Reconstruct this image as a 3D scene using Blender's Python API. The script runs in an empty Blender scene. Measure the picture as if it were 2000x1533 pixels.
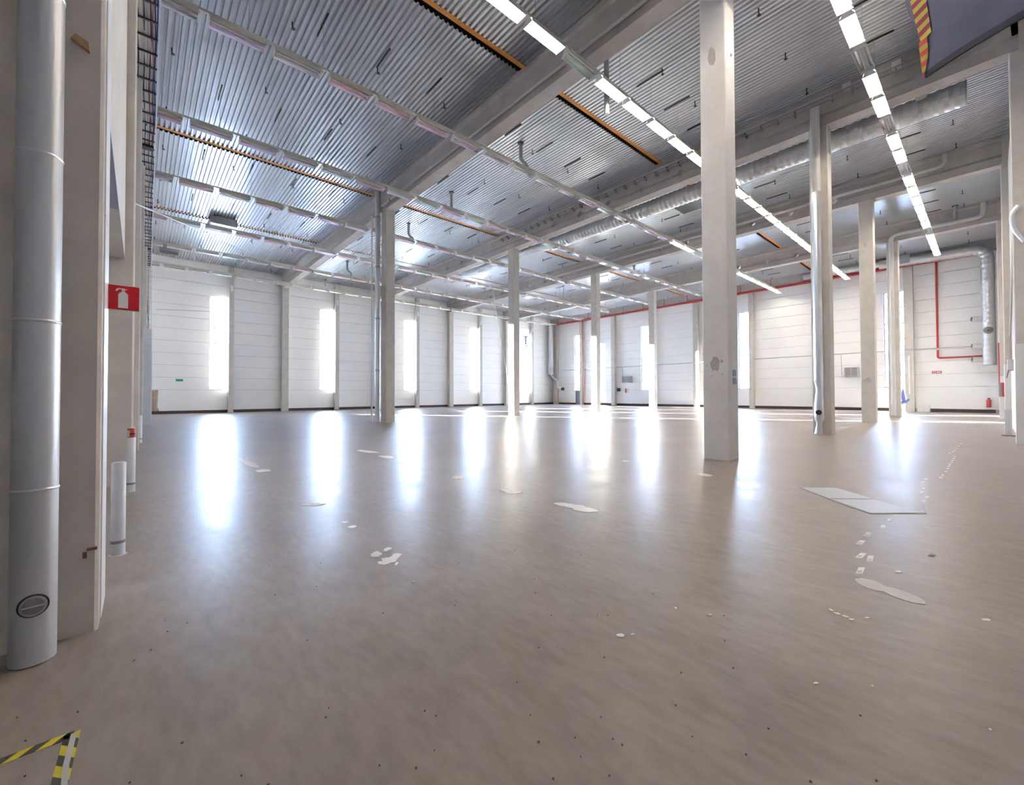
import bpy, bmesh, math, random
from mathutils import Vector, Matrix
random.seed(7)
S = bpy.context.scene
COL = S.collection
# ------------------------------------------------------------------ camera
F, YAW, PIT, ROL, PX, PY, CAMZ = 823.76, math.radians(48.549), math.radians(.891), math.radians(.189), 1000.0, 757.04, 1.6
_f0 = Vector((math.cos(YAW), math.sin(YAW), 0)); _r = Vector((math.sin(YAW), -math.cos(YAW), 0)); _u0 = Vector((0, 0, 1))
_f = _f0*math.cos(PIT) + _u0*math.sin(PIT); _u = -_f0*math.sin(PIT) + _u0*math.cos(PIT)
cr, sr = math.cos(ROL), math.sin(ROL)
camx = (_r*cr - _u*sr); camy = (_r*sr + _u*cr)
cam = bpy.data.cameras.new('camera'); camo = bpy.data.objects.new('camera', cam); COL.objects.link(camo)
M = Matrix.Identity(4)
for i in range(3):
    M[i][0] = camx[i]; M[i][1] = camy[i]; M[i][2] = -_f[i]
M[2][3] = CAMZ
camo.matrix_world = M
cam.sensor_fit = 'HORIZONTAL'; cam.sensor_width = 36; cam.lens = 36*F/2000; cam.shift_y = -(766.5-PY)/2000
cam.clip_start = .05; cam.clip_end = 400
S.camera = camo
# ------------------------------------------------------------------ world, sun, exposure
W = bpy.data.worlds.new('world'); S.world = W; W.use_nodes = True
bg = W.node_tree.nodes['Background']; bg.inputs[0].default_value = (.52, .68, 1, 1); bg.inputs[1].default_value = 27
sun = bpy.data.lights.new('sun', 'SUN'); suno = bpy.data.objects.new('sun', sun); COL.objects.link(suno)
sun.energy = 105; sun.angle = math.radians(.6); sun.color = (1, .96, .91)
suno.rotation_euler = Vector((.62, -1, -.165)).to_track_quat('-Z', 'Y').to_euler(); suno.location = (0, 60, 30)
vs = S.view_settings; vs.view_transform = 'Standard'; vs.look = 'None'; vs.gamma = 1; vs.use_curve_mapping = False
vs.exposure = 1.7
TUBE = 50.0

# ------------------------------------------------------------------ helpers
def at(px, py, ax, val):
    """world point of photo pixel on the plane ax = val"""
    u, v = px-PX, py-PY
    a = cr*u + sr*v; b = -sr*u + cr*v
    d = _f + _r*(a/F) - _u*(b/F); o = Vector((0, 0, CAMZ)); i = 'xyz'.index(ax)
    return o + d*((val-o[i])/d[i])
def fl(px, py): p = at(px, py, 'z', 0); return (p.x, p.y)
class MB:
    def __init__(s): s.v = []; s.f = []; s.m = []; s.sm = []
    def add(s, vs, fs, mi=0, smooth=False):
        n = len(s.v); s.v += [tuple(p) for p in vs]
        for f in fs: s.f.append([n+i for i in f]); s.m.append(mi); s.sm.append(smooth)
        return s
    def box(s, x0, x1, y0, y1, z0, z1, mi=0):
        return s.add([(x0,y0,z0),(x1,y0,z0),(x1,y1,z0),(x0,y1,z0),(x0,y0,z1),(x1,y0,z1),(x1,y1,z1),(x0,y1,z1)],
                     [(3,2,1,0),(4,5,6,7),(0,1,5,4),(1,2,6,5),(2,3,7,6),(3,0,4,7)], mi)
    def cbox(s, x0, x1, y0, y1, z0, z1, c=.02, mi=0):     # box with chamfered vertical edges
        P = [(x0+c,y0),(x1-c,y0),(x1,y0+c),(x1,y1-c),(x1-c,y1),(x0+c,y1),(x0,y1-c),(x0,y0+c)]
        return s.prism(P, z0, z1, mi)
    def prism(s, P, z0, z1, mi=0):
        n = len(P)
        return s.add([(p[0],p[1],z0) for p in P]+[(p[0],p[1],z1) for p in P],
                     [tuple(reversed(range(n))), tuple(range(n,2*n))]+[(i,(i+1)%n,n+(i+1)%n,n+i) for i in range(n)], mi)
    def extr(s, P, axis, a, b, mi=0):                     # profile P extruded along world axis
        n = len(P); f = {'x': lambda p,t:(t,p[0],p[1]), 'y': lambda p,t:(p[0],t,p[1])}[axis]
        return s.add([f(p,a) for p in P]+[f(p,b) for p in P],
                     [tuple(range(n)), tuple(reversed(range(n,2*n)))]+[(i,n+i,n+(i+1)%n,(i+1)%n) for i in range(n)], mi)
    def sweep(s, pts, r, n=12, mi=0, caps=True, sy=1.0, sm=True):
        pts = [Vector(p) for p in pts]; k = len(pts)
        R = r if isinstance(r, (list, tuple)) else [r]*k
        T = []
        for i in range(k):
            t = (pts[min(i+1,k-1)]-pts[max(i-1,0)]); T.append(t.normalized())
        ref = Vector((0,0,1)) if abs(T[0].z) < .9 else Vector((1,0,0))
        N = (ref - T[0]*ref.dot(T[0])).normalized(); V = []
        for i in range(k):
            N = (N - T[i]*N.dot(T[i])).normalized(); B = T[i].cross(N)
            for j in range(n):
                a = 2*math.pi*j/n; V.append(pts[i] + N*(R[i]*math.cos(a)) + B*(R[i]*sy*math.sin(a)))
        Fs = [(i*n+j, i*n+(j+1)%n, (i+1)*n+(j+1)%n, (i+1)*n+j) for i in range(k-1) for j in range(n)]
        s.add(V, Fs, mi, sm)
        if caps: s.add(V[:n], [tuple(reversed(range(n)))], mi); s.add(V[-n:], [tuple(range(n))], mi)
        return s
    def tube(s, a, b, r, n=10, mi=0): return s.sweep([a, b], r, n, mi)
    def build(s, name, mat, parent=None, **kw):
        me = bpy.data.meshes.new(name); me.from_pydata(s.v, [], s.f)
        for m in (mat if isinstance(mat, (list, tuple)) else [mat]): me.materials.append(m)
        me.polygons.foreach_set('material_index', s.m); me.polygons.foreach_set('use_smooth', s.sm)
        bm = bmesh.new(); bm.from_mesh(me); bmesh.ops.recalc_face_normals(bm, faces=bm.faces); bm.to_mesh(me); bm.free()
        me.update()
        o = bpy.data.objects.new(name, me); COL.objects.link(o)
        if parent: o.parent = parent
        for k, v in kw.items(): o[k] = v
        return o
def bend(pts, r=.3, n=6):
    """round the corners of a polyline"""
    pts = [Vector(p) for p in pts]; out = [pts[0]]
    for i in range(1, len(pts)-1):
        a, b, c = pts[i-1], pts[i], pts[i+1]
        d0 = (a-b); d1 = (c-b); rr = min(r, d0.length*.49, d1.length*.49)
        p0 = b+d0.normalized()*rr; p1 = b+d1.normalized()*rr
        for k in range(n+1):
            t = k/n; out.append(p0*(1-t)**2 + b*2*t*(1-t) + p1*t*t)
    return out+[pts[-1]]
def rings(pts, step):
    """resample a polyline densely"""
    pts = [Vector(p) for p in pts]; out = []
    for a, b in zip(pts, pts[1:]):
        k = max(1, int((b-a).length/step))
        out += [a.lerp(b, i/k) for i in range(k)]
    return out+[pts[-1]]
def spiral(mb, pts, r, step=.09, bump=.012, n=18, mi=0):
    P = rings(pts, step); return mb.sweep(P, [r+(bump if i % 2 else 0) for i in range(len(P))], n, mi, sm=False)
def thing(name, label, cat, group=None, loc=(0,0,0), kind=None):
    o = bpy.data.objects.new(name, None); COL.objects.link(o); o.location = loc; o.empty_display_size = .1
    if label: o['label'] = label
    if cat: o['category'] = cat
    if group: o['group'] = group
    if kind: o['kind'] = kind
    return o
def tag(o, label, cat, group=None):
    o['label'] = label; o['category'] = cat
    if group: o['group'] = group
    return o
def inst(src, parent, loc=(0,0,0), rot=None, scale=None, name=None):
    c = src.copy(); COL.objects.link(c); c.parent = parent; c.location = loc
    if rot: c.rotation_euler = rot
    if scale: c.scale = scale
    return c
ORD = ('first second third fourth fifth sixth seventh eighth ninth tenth eleventh twelfth thirteenth fourteenth fifteenth sixteenth '
       'seventeenth eighteenth nineteenth twentieth twenty-first twenty-second twenty-third twenty-fourth twenty-fifth twenty-sixth '
       'twenty-seventh twenty-eighth twenty-ninth thirtieth thirty-first thirty-second thirty-third thirty-fourth').split()

# ------------------------------------------------------------------ materials
def mat(name, col, rough=.6, metal=0, var=.0, scale=3.0, bump=0, spec=.5, stretch=(1,1,1), rvar=0, detail=6, col2=None, emit=0, emitcol=None):
    m = bpy.data.materials.new(name); m.use_nodes = True; nt = m.node_tree; b = nt.nodes['Principled BSDF']
    b.inputs['Base Color'].default_value = (*col, 1); b.inputs['Roughness'].default_value = rough
    b.inputs['Metallic'].default_value = metal; b.inputs['Specular IOR Level'].default_value = spec
    if var or bump or rvar:
        tc = nt.nodes.new('ShaderNodeTexCoord'); mp = nt.nodes.new('ShaderNodeMapping'); mp.inputs['Scale'].default_value = stretch
        nz = nt.nodes.new('ShaderNodeTexNoise'); nz.inputs['Scale'].default_value = scale; nz.inputs['Detail'].default_value = detail
        nz.inputs['Roughness'].default_value = .65
        nt.links.new(tc.outputs['Object'], mp.inputs[0]); nt.links.new(mp.outputs[0], nz.inputs['Vector'])
        if var:
            rp = nt.nodes.new('ShaderNodeValToRGB'); e = rp.color_ramp.elements
            e[0].position = .3; e[1].position = .7
            c2 = col2 or tuple(min(1, c*(1+var)) for c in col)
            e[0].color = (*[c*(1-var) for c in col], 1); e[1].color = (*c2, 1)
            nt.links.new(nz.outputs[0], rp.inputs[0]); nt.links.new(rp.outputs[0], b.inputs['Base Color'])
        if rvar:
            mr = nt.nodes.new('ShaderNodeMapRange'); mr.inputs[1].default_value = .3; mr.inputs[2].default_value = .7
            mr.inputs[3].default_value = max(.02, rough-rvar); mr.inputs[4].default_value = rough+rvar
            nt.links.new(nz.outputs[0], mr.inputs[0]); nt.links.new(mr.outputs[0], b.inputs['Roughness'])
        if bump:
            bp = nt.nodes.new('ShaderNodeBump'); bp.inputs['Strength'].default_value = bump; bp.inputs['Distance'].default_value = .02
            nt.links.new(nz.outputs[0], bp.inputs['Height']); nt.links.new(bp.outputs[0], b.inputs['Normal'])
    if emit:
        b.inputs['Emission Color'].default_value = (*(emitcol or col), 1); b.inputs['Emission Strength'].default_value = emit
    return m
def floor_mat():
    m = bpy.data.materials.new('polished_concrete_floor'); m.use_nodes = True; nt = m.node_tree; L = nt.links.new; b = nt.nodes['Principled BSDF']
    tc = nt.nodes.new('ShaderNodeTexCoord')
    def nz(scale, detail, stretch=(1,1,1), rot=0):
        mp = nt.nodes.new('ShaderNodeMapping'); mp.inputs['Scale'].default_value = stretch; mp.inputs['Rotation'].default_value = (0,0,rot)
        n = nt.nodes.new('ShaderNodeTexNoise'); n.inputs['Scale'].default_value = scale; n.inputs['Detail'].default_value = detail; n.inputs['Roughness'].default_value = .62
        L(tc.outputs['Object'], mp.inputs[0]); L(mp.outputs[0], n.inputs['Vector']); return n.outputs[0]
    big = nz(.35, 5); mid = nz(1.7, 8, (1,.6,1), .8); fine = nz(14, 6, (1,.35,1), .7); sc = nz(5, 7, (1,.12,1), .85)
    def ramp(src, p0, c0, p1, c1):
        r = nt.nodes.new('ShaderNodeValToRGB'); e = r.color_ramp.elements
        e[0].position = p0; e[0].color = (*c0,1); e[1].position = p1; e[1].color = (*c1,1); L(src, r.inputs[0]); return r.outputs[0]
    c = ramp(big, .3, (.272,.235,.211), .72, (.325,.288,.262))
    def mix(a, bb, fac, mode='MULTIPLY'):
        x = nt.nodes.new('ShaderNodeMix'); x.data_type = 'RGBA'; x.blend_type = mode; x.inputs[0].default_value = fac
        L(a, x.inputs[6]); L(bb, x.inputs[7]); return x.outputs[2]
    c = mix(c, ramp(mid, .25, (.74,.725,.715), .75, (1.12,1.12,1.12)), .75)
    c = mix(c, ramp(fine, .3, (.80,.79,.78), .65, (1.05,1.05,1.05)), .75)
    c = mix(c, ramp(sc, .28, (.88,.87,.87), .55, (1,1,1)), .5)
    L(c, b.inputs['Base Color'])
    mr = nt.nodes.new('ShaderNodeMapRange'); mr.inputs[1].default_value = .2; mr.inputs[2].default_value = .8; mr.inputs[3].default_value = .28; mr.inputs[4].default_value = .42
    L(mid, mr.inputs[0]); L(mr.outputs[0], b.inputs['Roughness'])
    bp = nt.nodes.new('ShaderNodeBump'); bp.inputs['Strength'].default_value = .05; bp.inputs['Distance'].default_value = .02
    L(sc, bp.inputs['Height']); L(bp.outputs[0], b.inputs['Normal'])
    b.inputs['Specular IOR Level'].default_value = .09
    return m
def glass_mat():
    m = bpy.data.materials.new('window_glass'); m.use_nodes = True; nt = m.node_tree
    for n in list(nt.nodes): nt.nodes.remove(n)
    o = nt.nodes.new('ShaderNodeOutputMaterial'); t = nt.nodes.new('ShaderNodeBsdfTransparent'); g = nt.nodes.new('ShaderNodeBsdfGlossy')
    t.inputs[0].default_value = (.93,.96,.97,1); g.inputs['Roughness'].default_value = .02
    f = nt.nodes.new('ShaderNodeFresnel'); f.inputs[0].default_value = 1.45; x = nt.nodes.new('ShaderNodeMixShader')
    nt.links.new(f.outputs[0], x.inputs[0]); nt.links.new(t.outputs[0], x.inputs[1]); nt.links.new(g.outputs[0], x.inputs[2]); nt.links.new(x.outputs[0], o.inputs[0])
    return m
def reflector_mat():
    m = mat('prismatic_reflector', (.8,.76,.8), .22, .75); nt = m.node_tree; b = nt.nodes['Principled BSDF']
    oi = nt.nodes.new('ShaderNodeObjectInfo'); r = nt.nodes.new('ShaderNodeValToRGB'); e = r.color_ramp.elements
    e[0].color = (.86,.66,.74,1); e[1].color = (.66,.84,.84,1)
    x = e.new(.4); x.color = (.80,.72,.88,1)
    y = e.new(.7); y.color = (.82,.80,.86,1)
    nt.links.new(oi.outputs['Random'], r.inputs[0]); nt.links.new(r.outputs[0], b.inputs['Base Color'])
    return m
M_floor = floor_mat()
M_conc = mat('cast_concrete', (.58,.545,.50), .75, 0, .08, 2.2, .12, .3)
M_concw = mat('pale_concrete', (.80,.785,.79), .7, 0, .07, 1.6, .1, .35)
M_concd = mat('brown_grey_concrete', (.58,.525,.475), .8, 0, .10, 2.6, .15, .25, detail=9)
M_beam = mat('beam_concrete', (.47,.435,.415), .8, 0, .12, 1.4, .1, .3)
M_wall = mat('white_sandwich_panel', (.87,.865,.86), .5, 0, .02, .5, 0, .4, detail=2)
M_joint = mat('panel_joint', (.55,.54,.53), .7)
M_base = mat('dark_brown_plinth', (.045,.03,.03), .6, 0, .4, 6)
M_frame = mat('window_frame_grey', (.26,.28,.33), .45)
M_glass = glass_mat()
M_deck = mat('galvanised_deck', (.585,.60,.64), .37, .8, .03, .4, 0, .5, (1,.3,1), .05, 1)
M_roof = mat('roof_underlay', (.02,.02,.02), .9)
M_timber = mat('orange_timber', (.72,.30,.07), .6, 0, .2, 6, 0, .3, (.2,4,4))
M_galv = mat('galvanised_duct', (.72,.74,.77), .34, .85, .04, 1.2, 0, .5, (1,1,.3), .03, 1)
M_galvf = mat('satin_galvanised', (.60,.61,.63), .40, .55, .10, 2.0, 0, .5, (1,1,.15), .06, 3)
M_galvs = mat('ribbed_galvanised', (.60,.605,.61), .42, .8)
M_galvd = mat('dull_galvanised', (.46,.47,.49), .42, .85, .1, 4)
M_white = mat('white_enamel', (.78,.77,.75), .35)
M_pvc = mat('grey_pvc_pipe', (.55,.54,.53), .4)
M_plast = mat('pale_grey_paint', (.62,.63,.66), .45, 0, .06, 5)
M_cream = mat('cream_body', (.66,.63,.55), .4)
M_red = mat('red_paint', (.42,.035,.03), .45)
M_signred = mat('sign_red', (.52,.002,.012), .45)
M_signwhite = mat('sign_white', (.72,.70,.66), .5)
M_dark = mat('dark_metal', (.035,.035,.038), .5, .3)
M_black = mat('black_plastic', (.012,.012,.013), .5)
M_grille = mat('grey_grille', (.24,.22,.22), .5, .3)
M_refl = reflector_mat()
M_tube_on = mat('lit_tube', (1,.94,.84), .4, emit=TUBE, emitcol=(1,.90,.74))
M_tube_off = mat('unlit_tube', (.85,.85,.84), .25)
M_paint = mat('white_floor_paint', (.74,.71,.68), .5, 0, .06, 8)
M_cement = mat('tan_cement_patch', (.60,.53,.44), .6, 0, .08, 8)
M_pale = mat('worn_pale_concrete', (.50,.465,.43), .5, 0, .12, 5)
M_yellow = mat('tape_yellow', (.62,.52,.015), .45)
M_tapeblk = mat('tape_black', (.05,.042,.03), .45)
M_tapeback = mat('tape_backing', (.52,.49,.47), .4)
M_plate = mat('steel_floor_plate', (.36,.38,.41), .45, .4, .06, 3, 0, .3, (1,1,1), .04, 1)
M_bluefab = mat('blue_grey_fabric', (.085,.095,.15), .8, 0, .12, 2)
M_hem = mat('dark_blue_hem', (.03,.035,.055), .8)
M_fabred = mat('ribbon_red', (.22,.018,.05), .7)
M_fabyel = mat('ribbon_yellow', (.34,.28,.03), .7)
M_bluepanel = mat('blue_grey_sheet', (.30,.33,.45), .4, .3, .06, 3)
M_bluedoor = mat('blue_grey_door', (.22,.26,.35), .5)
M_bluefilm = mat('blue_plastic_film', (.16,.22,.5), .35)
M_bluesign = mat('blue_sign', (.14,.2,.52), .5)
M_teal = mat('teal_box', (.01,.13,.13), .5)
M_green = mat('exit_green', (.02,.30,.14), .5)
M_paper = mat('paper_label', (.78,.76,.76), .55, 0, .05, 30)
M_print = mat('grey_print', (.38,.37,.38), .6)
M_rust = mat('rusty_iron', (.2,.1,.05), .8, .2, .3, 20)
M_stain = mat('brown_stain', (.42,.31,.23), .7, 0, .35, 4)
M_patchgrey = mat('grey_mortar', (.46,.44,.455), .85, 0, .1, 9)
M_orangec = mat('orange_cable', (.45,.12,.05), .5)
M_bluec = mat('blue_cable', (.015,.04,.2), .45)
M_beigec = mat('beige_cable', (.55,.48,.41), .55)
M_blackc = mat('black_cable', (.02,.02,.022), .5)
M_greyc = mat('grey_cable', (.40,.39,.38), .5)
M_wood = mat('bare_wood', (.42,.25,.11), .7, 0, .2, 20)
M_asphalt = mat('yard_paving', (.45,.45,.46), .9, 0, .1, 2)

# ------------------------------------------------------------------ dimensions
XB = [10.48, 20.23, 29.93, 39.50]; YA, YB, YF, XF = 4.09, 22.69, 46.76, 50.1
SX, SY, ZT, ZD = .555, .615, 12.2, 13.55
YN = -1.35                                    # inner face of near wall
def xl(y): return -.27 + .0175*(y-4)          # left column line
def yr(x): return -.54 + .007*(x-20.6)        # right column line

# ------------------------------------------------------------------ floor
fo = MB().box(-8.4, XF+.2, -8.4, YF+.2, -.3, 0).build('floor', M_floor, kind='structure')
yard = MB().box(-90, 140, -90, 160, -.9, -.6).build('yard_ground', M_asphalt, kind='structure')
ZC = [.0]
def blob(cx, cy, rx, ry, n=14, jag=.35, m=M_paint, z=.003, ang=0, par=fo, name='paint_patch'):
    P = []
    for i in range(n):
        a = 2*math.pi*i/n; k = 1-jag*random.random()
        dx, dy = rx*k*math.cos(a), ry*k*math.sin(a)
        P.append(fl(cx+dx*math.cos(ang)-dy*math.sin(ang), cy+dx*math.sin(ang)+dy*math.cos(ang)))
    ZC[0] += .00004; return MB().prism(P, 0.0002, z+ZC[0]).build(name, m, par)
for a in ((733,1081,13,6,-.2),(754,1072,11,4,-.35),(773,1082,11,3,0),(757,1093,24,8,-.2),(745,1098,14,5,.1),(765,1090,18,6,-.35),(772,1100,6,3,-.8)): blob(*a[:4], ang=a[4], jag=.45)
for a in ((1100,986,22,4,.08),(1118,990,28,5,.1),(1140,996,26,5,.1),(1152,999,18,4,0)): blob(*a[:4], ang=a[4], jag=.4)
for a in ((484,901,28,6,.35),(512,917,18,4,-.05),(610,983,28,4,-.05),(893,932,16,4,0),(1222,902,10,2,0)): blob(*a[:4], ang=a[4], m=M_cement)
for a in ((672,1018,9,2.5,0),(687,1027,11,3,-.1),(716,880,28,3,.12),(755,891,18,3,.1),(985,958,14,3,.2),(1000,962,22,3,0),(1375,930,20,3,.1),
          (1209,1243,9,4,.1),(1232,1241,6,1.5,-.1),(1590,1339,7,2.5,.15),(805,1135,4,2,.2),(1700,1345,4,1.5,.5),(1752,1122,9,2,.1),(1317,1190,4,1.5,.6),(1383,1204,6,1.5,0),(1930,1432,5,1.5,.6),(1923,1217,10,2,.1),(1668,990,4,1.5,.4),
          (1620,1196,7,2,.3),(1632,1203,9,2,.3),(1648,1209,8,2,.3),(1660,1215,7,2,.2),(1690,1212,6,1.5,0)): blob(*a[:4], ang=a[4], n=9)
for a in ((1700,1147,36,9,.3),(1760,1168,52,9,.33)): blob(*a[:4], ang=a[4], m=M_pale, n=22, jag=.12, z=.002, name='worn_patch')
# painted aisle lines on the floor
def strip(pts, w, m, name, par=fo, z=.003, z0=.0002):
    mb = MB(); P = [Vector((*p, 0)) for p in pts]
    for a, b in zip(P, P[1:]):
        d = (b-a).normalized(); n = Vector((-d.y, d.x, 0))*w/2
        mb.prism([(a-n)[:2], (b-n)[:2], (b+n)[:2], (a+n)[:2]], z0, z)
    return mb.build(name, m, par)
strip([fl(912,802.6), fl(1000,803.5), fl(1265,807.8), fl(1660,820.5), fl(1966,832)], .26, M_paint, 'painted_line')
strip([fl(1046,798.4), fl(1265,801), fl(1640,813.5), fl(1954,820)], .30, M_paint, 'painted_line')
# studs of cut anchor bolts, too small to single out
mb = MB()
def dots(ox, oy, k, L):
    for x, y in L:
        p = fl(ox+x*k, oy+y*k); r = random.uniform(.003, .0055)
        mb.sweep([(p[0],p[1],-.005),(p[0],p[1],.004)], r, 6)
dots(200,1180,.35,[(340,80),(355,141),(261,243),(167,301),(1134,195),(1235,626),(1251,574),(1787,593),(1850,621),(1838,814),(1532,897),(1736,912),(761,948),(910,1000),(432,762),(138,983),(1558,46),(465,93)])
dots(900,1180,.35,[(425,245),(791,301),(1219,390),(1187,571),(376,621),(770,634),(625,748),(421,771),(836,757),(888,790),(655,855),(1280,747),(1579,850),(1704,705),(501,977),(815,961),(1464,213),(1460,72),(1509,366),(813,65),(753,66),(495,63),(302,437),(1938,1003)])
dots(1400,1100,.3,[(921,1008),(321,1088),(175,1257),(1022,1433),(95,693),(42,516),(37,350)])
dots(380,860,.26,[(907,1090),(593,1150),(938,910),(1978,917),(1950,1200),(1945,1240),(1405,1293),(547,928)])
dots(900,900,.25,[(930,742),(565,928),(573,1034),(1492,1048),(870,641),(410,700),(1095,538),(808,985)])
dots(0,1380,.1,[(289,155),(1476,52),(450,610),(435,1300),(85,952)])
mb.build('bolt_stubs', M_black, fo, kind='stuff')
blob(1817,1090,9,2.5, n=8, m=M_black, name='dark_scuff')
# steel hatch plates let into the floor
h = thing('floor_hatch', 'grey steel floor hatch of two plates beside the row of stickers', 'hatch')
for q in (((1560,956),(1633,957),(1706,980),(1618,979)), ((1619,979.6),(1706,980.5),(1806,1008),(1698,1008))):
    c = [fl(*p) for p in q]; g = Vector((sum(p[0] for p in c)/4, sum(p[1] for p in c)/4))
    MB().prism([tuple(g+(Vector(p)-g)*.955) for p in c], .0002, .008).build('hatch_plate', M_plate, h)
    m2 = MB()
    for a, b in zip(c, c[1:]+c[:1]):
        a, b = Vector(a), Vector(b); d = (b-a).normalized(); n = Vector((-d.y,d.x))*.012
        m2.prism([a-n, b-n, b+n, a+n], .0002, .006)
    m2.build('hatch_frame', M_grille, h)
# paper stickers in a dotted row
st = [(608,1085),(672,1005),(612,985),(610,898),(655,845),(760,797),(806,752),(1010,704),(1050,673),(1030,628),(1050,600),(1020,567),(1030,543),(1027,498),(1045,480),(1145,470),(1158,455),(1180,430),(1192,411),(1199,396),(1205,383),(1217,370),(1224,357),(1232,343),(1240,331),(1205,308),(1225,299),(1240,290),(1250,276),(1265,262),(1280,246)]
for i, (x, y) in enumerate(st):
    p = fl(1500+x*.2936, 800+y*.2936); a = random.uniform(-.12,.12); k = 1.0 if i < 15 else .8
    ex = Vector((.19, 0)); ey = Vector((.036, -.044)); ex.rotate(Matrix.Rotation(a, 2)); ey.rotate(Matrix.Rotation(a, 2))
    R = lambda u, v: tuple(Vector(p)+ex*(u*k/.17)+ey*(v*k/.1))
    o = MB().prism([R(-.085,-.05), R(.085,-.05), R(.085,.05), R(-.085,.05)], .0002, .0015).build('floor_sticker', M_paper)
    tag(o, 'white paper sticker on the floor, %s of the dotted row from the front' % ORD[i], 'sticker', 'paper stickers in a row on the floor')
    if i < 7: MB().prism([R(-.06,-.03), R(-.01,-.035), R(.0,.02), R(-.05,.03)], .0016, .0019).build('print_block', M_print, o)
# hazard tape corner
def tape(name, a, b, w, label, n, phase):
    A, B = Vector(fl(*a)), Vector(fl(*b)); d = B-A; Ln = d.length; d.normalize(); nn = Vector((-d.y, d.x))*w/2
    root = thing(name, label, 'tape', 'hazard tape strips')
    mY = MB(); mK = MB(); seg = Ln/n
    def clip(t): return max(0, min(Ln, t))
    for i in range(-2, n+2):
        t0 = i*seg+phase; sh = seg*.9
        q = [(t0, -1), (t0+seg, -1), (t0+seg+sh, 1), (t0+sh, 1)]
        P = [A+d*clip(t)+nn*s for t, s in q]
        if abs((P[1]-P[0]).length)+abs((P[2]-P[3]).length) < 1e-4: continue
        (mY if i % 2 else mK).prism([tuple(p) for p in P], .0005, .002)
    mY.build('yellow_stripes', M_yellow, root); mK.build('black_stripes', M_tapeblk, root)
    return root
tape('hazard_tape', (-60,1502), (142,1427), .05, 'yellow and black hazard tape running from the left edge to the corner', 6, .03)
t2 = tape('hazard_tape', (137,1426), (104,1552), .055, 'peeling yellow and black hazard tape running toward the camera', 6, .0)
strip([fl(140,1428), fl(124,1490), fl(118,1552)], .02, M_tapeback, 'peeled_backing', t2, .0045, .0022)

# ------------------------------------------------------------------ walls
ROWS = [.25, 2.1] + [2.1+1.0625*i for i in range(1, 9)] + [11.65, 12.75, 13.6]
WF = [(4.70,6.12), (14.25,15.68), (23.95,25.35), (33.68,35.05), (43.58,45.0)]      # far wall windows, x ranges
WR = [(40.85,42.25), (29.35,30.72), (17.3,18.52), (4.85,6.22)]                      # right wall windows, y ranges
Z0, Z1 = 2.1, 10.6
def wall_with_windows(name, axis, lo, hi, face, th, wins, bays, door=None):
    # solid backing with openings
    mb = MB(); B = (lambda a, b, z0, z1: mb.box(a, b, face+.08, face+th, z0, z1)) if axis == 'x' else (lambda a, b, z0, z1: mb.box(face+.08, face+th, a, b, z0, z1))
    e = lo
    for a, b in sorted(wins):
        B(e, a, 0, 13.7); zz = 0
        if door and a < sum(door)/2 < b: zz = 2.1
        if zz < Z0: B(a, b, zz, Z0)
        B(a, b, Z1, 13.7); e = b
    B(e, hi, 0, 13.7)
    w = mb.build(name, M_joint, kind='structure')
    g = .012
    for a, b in bays:
        for z0, z1 in zip(ROWS, ROWS[1:]):
            spans = [(a, b)]
            for p, q in wins:
                if z0 >= Z0-.01 and z1 <= Z1+.01 or (door and p < sum(door)/2 < q and z1 <= Z0+.01):
                    ns = []
                    for s, t in spans:
                        if q <= s or p >= t: ns.append((s, t)); continue
                        if p-s > .05: ns.append((s, p))
                        if t-q > .05: ns.append((q, t))
                    spans = ns
            for s, t in spans:
                m2 = MB()
                if axis == 'x': m2.box(s+g, t-g, face, face+.08, z0+g, z1-g)
                else: m2.box(face, face+.08, s+g, t-g, z0+g, z1-g)
                m2.build('wall_panel', M_wall, w)
    return w
PF = [(6.12,6.52,.42),(10.55,11.15,.5),(15.68,16.1,.42),(20.35,20.95,.5),(25.35,25.78,.42),(30.1,30.7,.5),(35.05,35.48,.42),(39.75,40.35,.5),(45.0,45.42,.42)]
PR = [(40.38,40.85,.42),(34.55,35.15,.5),(28.75,29.35,.42),(22.85,23.42,.5),(16.85,17.3,.42),(10.95,11.55,.5),(4.25,4.85,.42)]
edges = [-2.4]+[(a+b)/2 for a, b, _ in PF]+[XF]
wfar = wall_with_windows('wall_far', 'x', -2.6, XF+.4, YF, .34, WF, list(zip(edges, edges[1:])))
edges = [YN]+sorted((a+b)/2 for a, b, _ in PR)+[YF]
DOOR = (41.13, 41.95)
wright = wall_with_windows('wall_right', 'y', YN-.2, YF+.3, XF, .34, WR, list(zip(edges, edges[1:])), door=DOOR)
MB().box(-8.4, -8.2, -8.4, 4.4, 0, 13.7).box(-8.4, -1.35, 4.75, YF+.3, 0, 13.7).build('wall_left', M_concw, kind='structure')
MB().box(18, XF+.4, YN-.2, YN, 0, 13.7).box(17.8, 18, -8.4, YN-.2, 0, 13.7).box(-8.2, 17.8, -8.4, -8.2, 0, 13.7).build('wall_near', M_concw, kind='structure')
mb = MB(); xs = [.3]+[v for a, b, _ in PF for v in (a, b)]+[XF]
for a, b in zip(xs[::2], xs[1::2]): mb.box(a, b, YF-.03, YF+.08, 0, .26)
mb.build('baseboard_far', M_base, kind='structure')
mb = MB(); ys = [-.3]+[v for a, b, _ in sorted(PR) for v in (a, b)]+[YF-.03]
for a, b in zip(ys[::2], ys[1::2]):
    if a < DOOR[0] < b: mb.box(XF-.03, XF+.08, a, DOOR[0]-.06, 0, .27).box(XF-.03, XF+.08, DOOR[1]+.06, b, 0, .27)
    elif a < 4.25 and b > 3: mb.box(XF-.03, XF+.08, a, 3.3, 0, .27)
    else: mb.box(XF-.03, XF+.08, a, b, 0, .27)
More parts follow.
